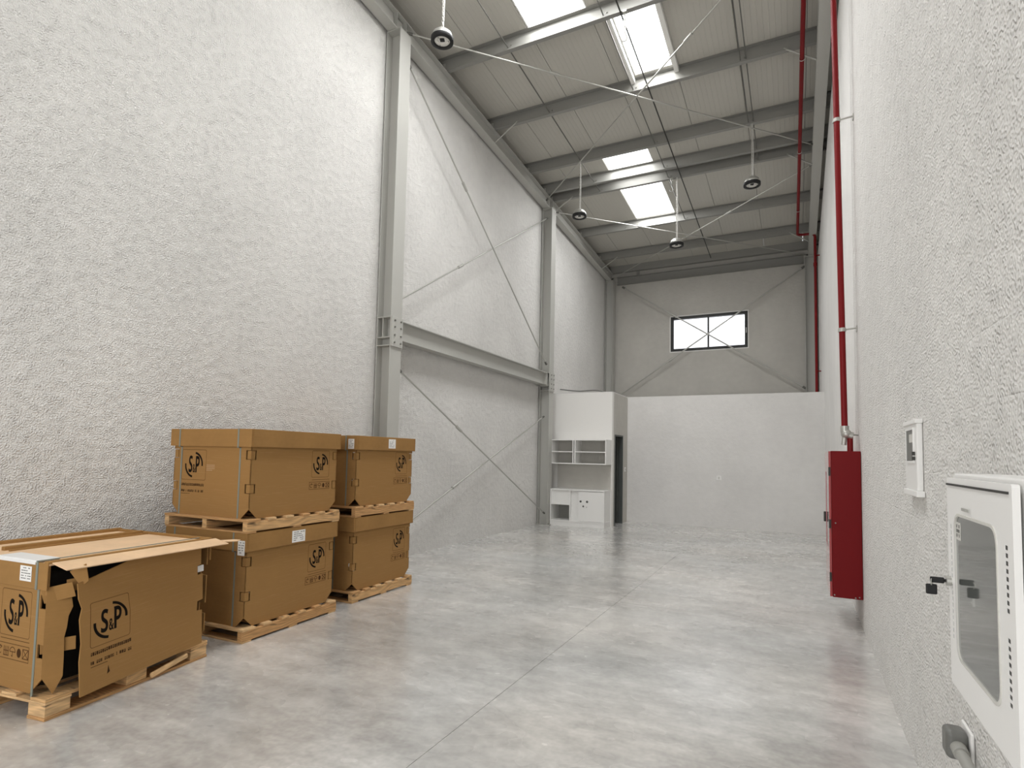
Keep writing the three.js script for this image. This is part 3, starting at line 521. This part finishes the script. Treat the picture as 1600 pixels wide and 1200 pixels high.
// ================================================================ PALLETS AND CARTONS
function corner(N, th, w, d) {          // ground centre of a box whose right front corner is N
  const c = Math.cos(th), s = Math.sin(th); return [N[0] - (w / 2) * c - (d / 2) * s, N[1] + (w / 2) * s - (d / 2) * c];
}
const woods = [M.wood, M.wood2, M.wood3];
function stringerPallet(name, x, y, z, th, W, L, label, seed) {
  const r = rng(seed), p = thing(name, label, 'pallet', [x, y, z], th, 'wooden pallets'), mat = () => woods[Math.floor(r() * 3)];
  for (const sx of [-W / 2, -0.025, W / 2 - 0.05]) part('stringer', rbx(sx, sx + 0.05, 0.014, 0.088, -L / 2, L / 2, 0.003, 1), mat(), p);
  const n = 6, bw = 0.085;
  for (let k = 0; k < n; k++) { const zc = -L / 2 + 0.055 + (k * (L - 0.11)) / (n - 1), e = 0.004 + 0.004 * r(); part('deck_board', rbx(-W / 2 - e, W / 2 + e, 0.088, 0.108, zc - (k === n - 1 ? 0.07 : bw / 2), zc + (k === n - 1 ? 0.055 : bw / 2), 0.003, 1), mat(), p); }
  for (const zc of [-L / 2 + 0.05, 0, L / 2 - 0.05]) part('bottom_board', rbx(-W / 2 + 0.002, W / 2 - 0.002, 0, 0.014, zc - 0.045, zc + 0.045, 0.002, 1), mat(), p);
  return p;
}
// printed cardboard: logo square, symbols strip and lines of fine print drawn on the board's own colour
function cardCanvas(w, h, draw) {
  const S = 760, cv = document.createElement('canvas'); cv.width = Math.round(w * S); cv.height = Math.round(h * S); const g = cv.getContext('2d');
  g.fillStyle = 'rgb(155,118,72)'; g.fillRect(0, 0, cv.width, cv.height);
  const r = rng(Math.round(w * 1000 + h * 77)); for (let i = 0; i < 500; i++) { g.fillStyle = r() < 0.5 ? 'rgba(120,84,48,0.05)' : 'rgba(225,185,140,0.05)'; const x = r() * cv.width, y = r() * cv.height; g.fillRect(x, y, 20 + r() * 120, 1 + r() * 3); }
  g.save(); g.scale(S, S); draw(g, h); g.restore();
  const t = new THREE.CanvasTexture(cv); t.colorSpace = THREE.SRGBColorSpace; t.wrapS = t.wrapT = THREE.ClampToEdgeWrapping; return t;
}
function drawLogo(g, x, y, w, h) {       // x, y top left, metres
  g.strokeStyle = 'rgb(92,62,34)'; g.lineWidth = 0.003; const r = 0.016;
  g.beginPath(); g.moveTo(x + r, y); g.lineTo(x + w - r, y); g.quadraticCurveTo(x + w, y, x + w, y + r); g.lineTo(x + w, y + h - r); g.quadraticCurveTo(x + w, y + h, x + w - r, y + h); g.lineTo(x + r, y + h); g.quadraticCurveTo(x, y + h, x, y + h - r); g.lineTo(x, y + r); g.quadraticCurveTo(x, y, x + r, y); g.stroke();
  const cx = x + w / 2, cy = y + h / 2, R = Math.min(w, h) * 0.4; g.strokeStyle = g.fillStyle = 'rgb(20,15,10)'; g.lineWidth = R * 0.16; g.lineCap = 'butt';
  g.beginPath(); g.arc(cx, cy, R, -1.42, 0.08); g.stroke(); g.beginPath(); g.arc(cx, cy, R, 1.72, 3.22); g.stroke();
  const txt = (s, px, py, size, sx) => { g.save(); g.translate(px, py); g.scale((sx * size) / 100, size / 100); g.font = 'bold 100px sans-serif'; g.textAlign = 'center'; g.textBaseline = 'alphabetic'; g.fillText(s, 0, 0); g.restore(); };
  txt('S', cx - R * 0.4, cy + R * 0.63, R * 1.9, 0.54); txt('&', cx + R * 0.02, cy + R * 0.63, R * 0.95, 0.48); txt('P', cx + R * 0.42, cy + R * 0.63, R * 1.9, 0.54);
}
function drawSymbols(g, x, y, w, h) {
  g.strokeStyle = 'rgb(84,56,30)'; g.fillStyle = 'rgb(70,46,24)'; g.lineWidth = 0.0035;
  g.beginPath(); g.moveTo(x + 0.03, y - h * 0.3); g.lineTo(x + w, y - h * 0.3); g.stroke(); g.strokeRect(x, y, w, h);
  const n = 5, s = w / n; g.lineWidth = 0.005;
  const q = h * 0.3; for (let i = 0; i < n; i++) {   // turn arrow, stacked bars, umbrella, drop, crossed square
    const cx = x + s * (i + 0.5), cy = y + h / 2; g.beginPath();
    if (i === 0) { g.arc(cx, cy, q * 0.8, 0.9, 5.2); g.moveTo(cx + q * 0.1, cy - q * 0.2); g.lineTo(cx + q * 0.7, cy - q * 0.7); g.lineTo(cx, cy - q); }
    if (i === 1) { for (const d of [-0.8, -0.25, 0.3, 0.85]) { g.moveTo(cx + d * q, cy - q); g.lineTo(cx + d * q, cy + q); } g.moveTo(cx - q, cy + q); g.lineTo(cx + q, cy + q); g.moveTo(cx - q, cy); g.lineTo(cx + q, cy); }
    if (i === 2) { g.arc(cx, cy, q, 3.14, 6.28); g.lineTo(cx - q, cy); g.moveTo(cx, cy); g.lineTo(cx, cy + q); g.lineTo(cx - q * 0.4, cy + q * 0.8); }
    if (i === 4) { g.rect(cx - q, cy - q, 2 * q, 2 * q); g.moveTo(cx - q, cy - q); g.lineTo(cx + q, cy + q); g.moveTo(cx + q, cy - q); g.lineTo(cx - q, cy + q); }
    g.stroke(); if (i === 3) { g.ellipse(cx, cy, q * 0.75, q, 0, 0, 6.3); g.fill(); } }
}
function drawFinePrint(g, x, y, w, seed) {
  const r = rng(seed); g.fillStyle = 'rgb(58,38,20)';
  for (let row = 0; row < 2; row++) { let a = x; while (a < x + w) { const c = 0.005 + r() * 0.007; g.fillRect(a, y + row * 0.052 + r() * 0.003, c, row ? 0.018 : 0.02); if (r() < 0.5) { g.save(); g.fillStyle = 'rgb(155,118,72)'; g.fillRect(a + 0.0015, y + row * 0.052 + 0.006, c * 0.5, 0.006); g.restore(); } a += c + 0.003 + (row && r() < 0.3 ? 0.012 : 0); } }
  g.fillRect(x, y + 0.085, w * 0.4, 0.003);
}
const cardPrint = (w, h, draw) => new THREE.MeshPhysicalMaterial({ map: cardCanvas(w, h, draw), roughness: 0.9, specularIntensity: 0.25 });
const CW = 0.9, CD = 0.99;                 // carton body: width (x) and depth (z)
const matSide = cardPrint(CD, 0.7, (g, h) => { drawLogo(g, CD - 0.32, 0.148, 0.22, 0.24); drawSymbols(g, CD - 0.345, 0.43, 0.255, 0.065); });
const matFront = cardPrint(CW, 0.7, (g, h) => { drawLogo(g, 0.1, 0.16, 0.29, 0.25); drawFinePrint(g, 0.105, 0.44, 0.27, 5); g.fillStyle = 'rgba(214,190,170,0.55)'; for (let i = 0; i < 26; i++) g.fillRect(0.4 + (i % 7) * 0.014, 0.28 + Math.floor(i / 7) * 0.014, 0.008, 0.008); });
const matFrontA = cardPrint(CW, 0.7, (g, h) => { drawLogo(g, 0.42, 0.135, 0.27, 0.26); drawSymbols(g, 0.4, 0.445, 0.29, 0.085); });
const matTorn = cardPrint(0.86, 0.72, (g, h) => { drawLogo(g, 0.056, 0.205, 0.245, 0.26); drawFinePrint(g, 0.06, 0.49, 0.25, 9); g.fillStyle = 'rgb(52,34,18)'; g.beginPath(); g.moveTo(0.165, 0.6); g.lineTo(0.175, 0.64); g.lineTo(0.158, 0.65); g.fill(); });
// a wall of the carton in its own (u along the wall, v up) with corner slots and a cut bottom corner
function cardWall(w, h, t, opt = {}) {
  const n = opt.notch ?? 0.085, q = 0.056, up = [], dn = [];
  for (const v of [0.2, 0.47]) { up.push([w, v], [w - q, v], [w - q, v + 0.075], [w, v + 0.075]); dn.unshift([0, v + 0.075], [q, v + 0.075], [q, v], [0, v]); }
  const s = poly([[n, 0], [w - n, 0], [w, n * 0.95], ...up, [w, h], [0, h], ...dn, [0, n * 0.95]]);
  const g = prep(new THREE.ExtrudeGeometry(s, { depth: t, bevelEnabled: false })), uv = g.attributes.uv, p = g.attributes.position;
  for (let i = 0; i < p.count; i++) uv.setXY(i, clamp(p.getX(i) / w, 0.001, 0.999), clamp(p.getY(i) / 0.7, 0.001, 0.999)); return g;
}
function paperLabel(parent, g, rot, pos) {
  const [w, h] = g, l = part('paper_label', bx(-w / 2, w / 2, -h / 2, h / 2, 0, 0.0015), M.paper ?? (M.paper = std({ color: 0xeceae6, roughness: 0.7 })), parent, 'white paper label'); l.rotation.y = rot; l.position.set(...pos);
  const r = rng(Math.round(pos[1] * 991 + w * 77)), q = []; for (let k = 0; k < 5; k++) { const y = h * (0.36 - k * 0.17); let x = -w * 0.38; while (x < w * 0.3) { const c = w * (0.05 + 0.12 * r()); if (r() < 0.85) q.push(bx(x, x + c, y - h * 0.03, y + h * 0.03, 0.0015, 0.0022)); x += c + w * 0.03; } }
  part('print', q, M.plasticGrey, l); return l;
}
function carton(x, y, z, th, label, o = {}) {
  const c = thing('cardboard_carton', label, 'carton', [x, y, z], th, o.group ?? 'large cardboard cartons on pallets'), W = o.W ?? CW, D = o.D ?? CD, H = o.H ?? 0.7, t = 0.008, k = 0.025, sk = 0.145;
  const side = part('side_panel', cardWall(D, H, t).rotateY(Math.PI / 2).translate(W / 2 - t, 0, D / 2), matSide, c); void side;
  part('front_panel', cardWall(W, H, t).translate(-W / 2, 0, D / 2 - t), o.front ?? matFront, c);
  part('side_panel', cardWall(D, H, t).rotateY(Math.PI / 2).translate(-W / 2, 0, D / 2), M.card, c);
  part('rear_panel', cardWall(W, H, t).translate(-W / 2, 0, -D / 2), M.card, c);
  for (const sx of [1, -1]) for (const sz of [1, -1]) for (const v of [0.2, 0.47]) {     // folded corner tabs, a little sunk between two dark slots
    const X = (d) => sx * (W / 2 - d), Z = (d) => sz * (D / 2 - d), B = (a, b, e, f) => bx(Math.min(a, b), Math.max(a, b), v + 0.004, v + 0.071, Math.min(e, f), Math.max(e, f));
    part('corner_tab', [B(X(0.003), X(0.009), Z(0.003), Z(0.044)), B(X(0.009), X(0.044), Z(0.003), Z(0.009))], M.card, c);
  }
  const LW = W / 2 + k, LD = D / 2 + k;
  const lid = part('lid', [rbx(-LW, LW, H - sk + 0.015, H + 0.015, LD - 0.008, LD, 0.003, 1), rbx(-LW, LW, H - sk + 0.015, H + 0.015, -LD, -LD + 0.008, 0.003, 1), rbx(LW - 0.008, LW, H - sk + 0.015, H + 0.015, -LD + 0.009, LD - 0.009, 0.003, 1), rbx(-LW, -LW + 0.008, H - sk + 0.015, H + 0.015, -LD + 0.009, LD - 0.009, 0.003, 1), bx(-LW + 0.008, LW - 0.008, H + 0.003, H + 0.013, -LD + 0.008, LD - 0.008)], M.card, c);
  part('lid_flap', bx(LW, LW + 0.004, H - sk + 0.02, H + 0.012, -LD + 0.02, LD - 0.018), M.card, lid);
  if (o.straps) for (const sx of o.straps) part('strap', [bx(sx - 0.008, sx + 0.008, 0, H - sk + 0.01, D / 2, D / 2 + 0.002), bx(sx - 0.008, sx + 0.008, H - sk + 0.01, H + 0.016, LD, LD + 0.002), bx(sx - 0.008, sx + 0.008, H - sk + 0.008, H - sk + 0.012, D / 2, LD + 0.002), bx(sx - 0.008, sx + 0.008, H + 0.014, H + 0.017, -LD, LD + 0.002)], M.strap, c);
  for (const L of o.labels ?? []) { const [face, a, b, w, h] = L; paperLabel(lid, [w, h], face === 'x' ? Math.PI / 2 : 0, face === 'x' ? [LW + 0.0045, b, a] : [a, b, LD + 0.0005]); }
  return c;
}
// stack B (middle) and stack C (far)
{
  const th = 0.049, W = 0.965, L = 1.06, [x, z] = corner([-3.84, -3.07], th, W, L), pb = 0.108;
  stringerPallet('wooden_pallet', x, 0, z, th, W, L, 'pallet on the floor under the middle stack of cartons', 3);
  carton(x - 0.0, pb, z, th, 'lower carton of the middle stack, carrying a large white label', { straps: [0.33, -0.36], front: M.card, labels: [['z', 0.42, 0.62, 0.075, 0.115], ['x', -0.02, 0.655, 0.15, 0.1]], H: 0.72 });
  stringerPallet('wooden_pallet', x, pb + 0.735, z, th, W, L, 'pallet between the two cartons of the middle stack', 4);
  carton(x, pb + 0.735 + 0.108, z, th, 'top carton of the middle stack with a logo on both visible sides', { straps: [0.33, -0.36], H: 0.7 });
}
{
  const th = 0.018, W = 0.965, L = 1.0, [x, z] = corner([-3.945, -4.4], th, W, L), pb = 0.108;
  stringerPallet('wooden_pallet', x, 0, z, th, W, L, 'pallet on the floor under the far stack of cartons', 5);
  carton(x, pb, z, th, 'lower carton of the far stack, with no label on its lid', { D: 0.95, straps: [0.2], front: M.card, H: 0.72 });
  stringerPallet('wooden_pallet', x, pb + 0.735, z, th, W, L, 'pallet between the two cartons of the far stack', 6);
  carton(x, pb + 0.735 + 0.108, z, th, 'top carton of the far stack with two small labels on its lid', { D: 0.95, straps: [0.33], front: M.card, H: 0.7, labels: [['z', 0.4, 0.63, 0.075, 0.1], ['x', -0.06, 0.645, 0.12, 0.1]] });
}
// block pallet and the damaged carton in front
{
  const th = 0.153, W = 1.06, L = 1.08, [x, z] = corner([-3.666, -1.708], th, W, L), r = rng(12), mat = () => woods[Math.floor(r() * 3)];
  const p = thing('wooden_pallet', 'block pallet under the damaged carton, nearest the camera', 'pallet', [x, 0, z], th, 'wooden pallets');
  const bxs = [-W / 2, -0.07, W / 2 - 0.14], bzs = [-L / 2, -0.07, L / 2 - 0.14];
  for (const a of bxs) part('bottom_board', rbx(a, a + 0.14, 0, 0.018, -L / 2, L / 2, 0.003, 1), mat(), p);
  for (const a of bxs) for (const b of bzs) part('block', rbx(a + 0.004, a + 0.136, 0.018, 0.085, b + 0.002, b + 0.138, 0.004, 1), mat(), p);
  for (const b of bzs) part('cross_board', rbx(-W / 2, W / 2, 0.085, 0.1, b, b + 0.14, 0.003, 1), mat(), p);
  for (let k = 0; k < 5; k++) { const a = -W / 2 + (k * (W - 0.12)) / 4; part('deck_board', rbx(a, a + 0.12, 0.1, 0.118, -L / 2, L / 2, 0.003, 1), mat(), p); }
  const sp = part('split_splinter', rbx(-0.14, 0.14, -0.018, 0.018, -0.012, 0.012, 0.011, 3), M.wood3, p); sp.position.set(W / 2 + 0.012, 0.05, -0.22); sp.rotation.set(0, Math.PI / 2, 0.16);
}
{
  const th = 0.088, D = 1.03, W = 0.98, H = 0.712, t = 0.008, pb = 0.119, [x, z] = corner([-3.735, -1.715], th, W, D);
  const c = thing('cardboard_carton', 'damaged carton nearest the camera with its side panel torn away', 'carton', [x, pb, z], th, 'large cardboard cartons on pallets');
  part('front_panel', cardWall(W, H, t, { notch: 0.1 }).translate(-W / 2, 0, D / 2 - t), cardPrint(W, 0.7, (g) => { drawLogo(g, W - 0.41, 0.15, 0.275, 0.26); drawSymbols(g, W - 0.43, 0.455, 0.3, 0.085); }), c);
  part('side_panel', cardWall(D, H, t).rotateY(Math.PI / 2).translate(-W / 2, 0, D / 2), M.card, c);
  part('rear_panel', cardWall(W, H, t).translate(-W / 2, 0, -D / 2), M.card, c);
  part('shade_block', rbx(-W / 2 + 0.06, W / 2 - 0.1, 0.01, H - 0.06, -D / 2 + 0.06, D / 2 - 0.06, 0.03), M.interiorShade, c, 'dark block standing in for the shade inside the torn carton');  // added block, near-black to stand for shade inside the carton
  // what is left of the near corner: a folded strip with two interlocking tabs
  const strip = prep(new THREE.ExtrudeGeometry(poly([[0, 0.1], [0.055, 0.0], [0.095, 0.09], [0.094, 0.2], [0.09, 0.3], [0.1, 0.36], [0.104, 0.42], [0.122, 0.47], [0.112, 0.53], [0.118, 0.575], [0.0, 0.59]]), { depth: t, bevelEnabled: false }));
  const st = part('corner_strip', metricUV(strip), M.card, c); st.position.set(W / 2 - t, 0, D / 2); st.rotation.y = Math.PI / 2 - 0.42;
  const tb1 = part('corner_tab', rbx(0, 0.16, 0, 0.075, 0, 0.006, 0.002, 1), M.card, c); tb1.position.set(W / 2 - 0.04, 0.22, D / 2 - 0.005); tb1.rotation.set(0, 0.95, 0.04);
  const tb2 = part('corner_tab', rbx(0, 0.15, 0, 0.085, 0, 0.006, 0.002, 1), M.card, c); tb2.position.set(W / 2 - 0.03, 0.5, D / 2 - 0.005); tb2.rotation.set(0.15, 0.75, 0.12);
  const tb3 = part('corner_tab', rbx(0, 0.085, 0, 0.07, 0, 0.006, 0.002, 1), M.card, c); tb3.position.set(W / 2 + 0.035, 0.555, D / 2 - 0.08); tb3.rotation.set(0, 1.2, 0.1);
  // lid: flat top with raised rims, front skirt, near skirt flung outwards
  const LW = W / 2 + 0.012, LD = D / 2 + 0.015, y1 = H + 0.014, sk = 0.15;
  const lid = part('lid', [rbx(-LW, LW, y1 - sk, y1, LD - 0.008, LD, 0.003, 1), rbx(-LW, LW, y1 - sk, y1, -LD, -LD + 0.008, 0.003, 1), rbx(-LW, -LW + 0.008, y1 - sk, y1, -LD + 0.009, LD - 0.009, 0.003, 1)], M.card, c);
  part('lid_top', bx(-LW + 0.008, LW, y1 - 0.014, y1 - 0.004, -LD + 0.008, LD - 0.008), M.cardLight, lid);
  part('lid_rim', [rbx(-LW + 0.002, -LW + 0.04, y1 - 0.006, y1 + 0.018, -LD, LD, 0.004), rbx(-LW + 0.03, LW, y1 - 0.006, y1 + 0.012, -LD, -LD + 0.035, 0.004), rbx(LW - 0.035, LW, y1 - 0.006, y1 + 0.01, -LD, LD, 0.004)], M.card, lid);
  part('lid_ridge', [rbx(-0.215, -0.18, y1 - 0.006, y1 + 0.02, -LD + 0.03, LD - 0.14, 0.004), rbx(-0.14, -0.125, y1 - 0.006, y1 + 0.006, -LD + 0.03, LD - 0.14, 0.003)], M.card, lid);
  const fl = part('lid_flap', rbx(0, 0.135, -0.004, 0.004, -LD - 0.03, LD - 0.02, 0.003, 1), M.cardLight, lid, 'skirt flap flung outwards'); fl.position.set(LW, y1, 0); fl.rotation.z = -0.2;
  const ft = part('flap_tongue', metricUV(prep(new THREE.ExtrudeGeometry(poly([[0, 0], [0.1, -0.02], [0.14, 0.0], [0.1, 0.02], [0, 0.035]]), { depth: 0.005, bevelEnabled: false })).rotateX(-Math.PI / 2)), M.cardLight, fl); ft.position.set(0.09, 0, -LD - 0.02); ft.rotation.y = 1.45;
  const cu = part('curled_tab', metricUV(prep(new THREE.ExtrudeGeometry(poly([[0, 0], [0.1, 0.03], [0.09, -0.07], [0.04, -0.1]]), { depth: 0.005, bevelEnabled: false }))), M.card, lid); cu.position.set(LW + 0.03, y1 - 0.055, LD - 0.1); cu.rotation.set(0.2, 0.4, 0.1);
  part('lid_wrap', [rbx(LW - 0.47, LW - 0.1, y1 - 0.004, y1 + 0.01, LD - 0.12, LD + 0.003, 0.006), rbx(LW - 0.44, LW - 0.105, y1 - 0.014, y1 + 0.004, LD, LD + 0.005, 0.002)], M.wrap, lid, 'white plastic film');
  part('strap', [bx(LW - 0.098, LW - 0.08, 0.0 - 0.03, y1 - sk, D / 2, D / 2 + 0.003), bx(LW - 0.098, LW - 0.08, y1 - sk, y1 + 0.009, LD, LD + 0.003), bx(LW - 0.098, LW - 0.08, y1 + 0.006, y1 + 0.009, -LD, LD + 0.003)], M.strap, c);
  paperLabel(lid, [0.105, 0.085], 0, [LW - 0.19, y1 - 0.07, LD + 0.0005]).scale.set(1, 1, 1);
  // torn side panel leaning out over the pallet edge
  const sp = poly([[0.0, 0.0], [0.85, 0.0], [0.85, 0.235], [0.805, 0.24], [0.81, 0.305], [0.855, 0.31], [0.855, 0.49], [0.81, 0.49], [0.81, 0.555], [0.84, 0.56], [0.84, 0.69], [0.29, 0.71], [-0.018, 0.648], [-0.012, 0.56], [0.008, 0.5], [-0.006, 0.44], [0.004, 0.3], [-0.006, 0.2]]);
  const tg = prep(new THREE.ExtrudeGeometry(sp, { depth: t, bevelEnabled: false })), uv = tg.attributes.uv, tp = tg.attributes.position;
  for (let i = 0; i < tp.count; i++) uv.setXY(i, clamp(tp.getX(i) / 0.86, 0.001, 0.999), clamp(tp.getY(i) / 0.72, 0.001, 0.999));
  const torn = part('torn_side_panel', tg, matTorn, c, 'torn side panel hanging outwards');
  const a = new THREE.Vector3(-3.652, 0.078, -1.865), b = new THREE.Vector3(-3.8, 0.125, -2.7);
  c.updateMatrixWorld(true); const inv = c.matrixWorld.clone().invert(); const A = a.clone().applyMatrix4(inv), B = b.clone().applyMatrix4(inv), dir = B.clone().sub(A).normalize();
  const nrm = new THREE.Vector3().crossVectors(dir, new THREE.Vector3(0, 1, 0)).normalize(), up = new THREE.Vector3().crossVectors(nrm, dir).normalize();
  torn.position.copy(A); torn.quaternion.setFromRotationMatrix(new THREE.Matrix4().makeBasis(dir, up, nrm));
  part('torn_tab', [rbx(0.815, 0.885, 0.5, 0.545, -0.02, -0.014, 0.002, 1)], M.paper, torn, 'white foil label remnant');
}

renderer.render(scene, camera);
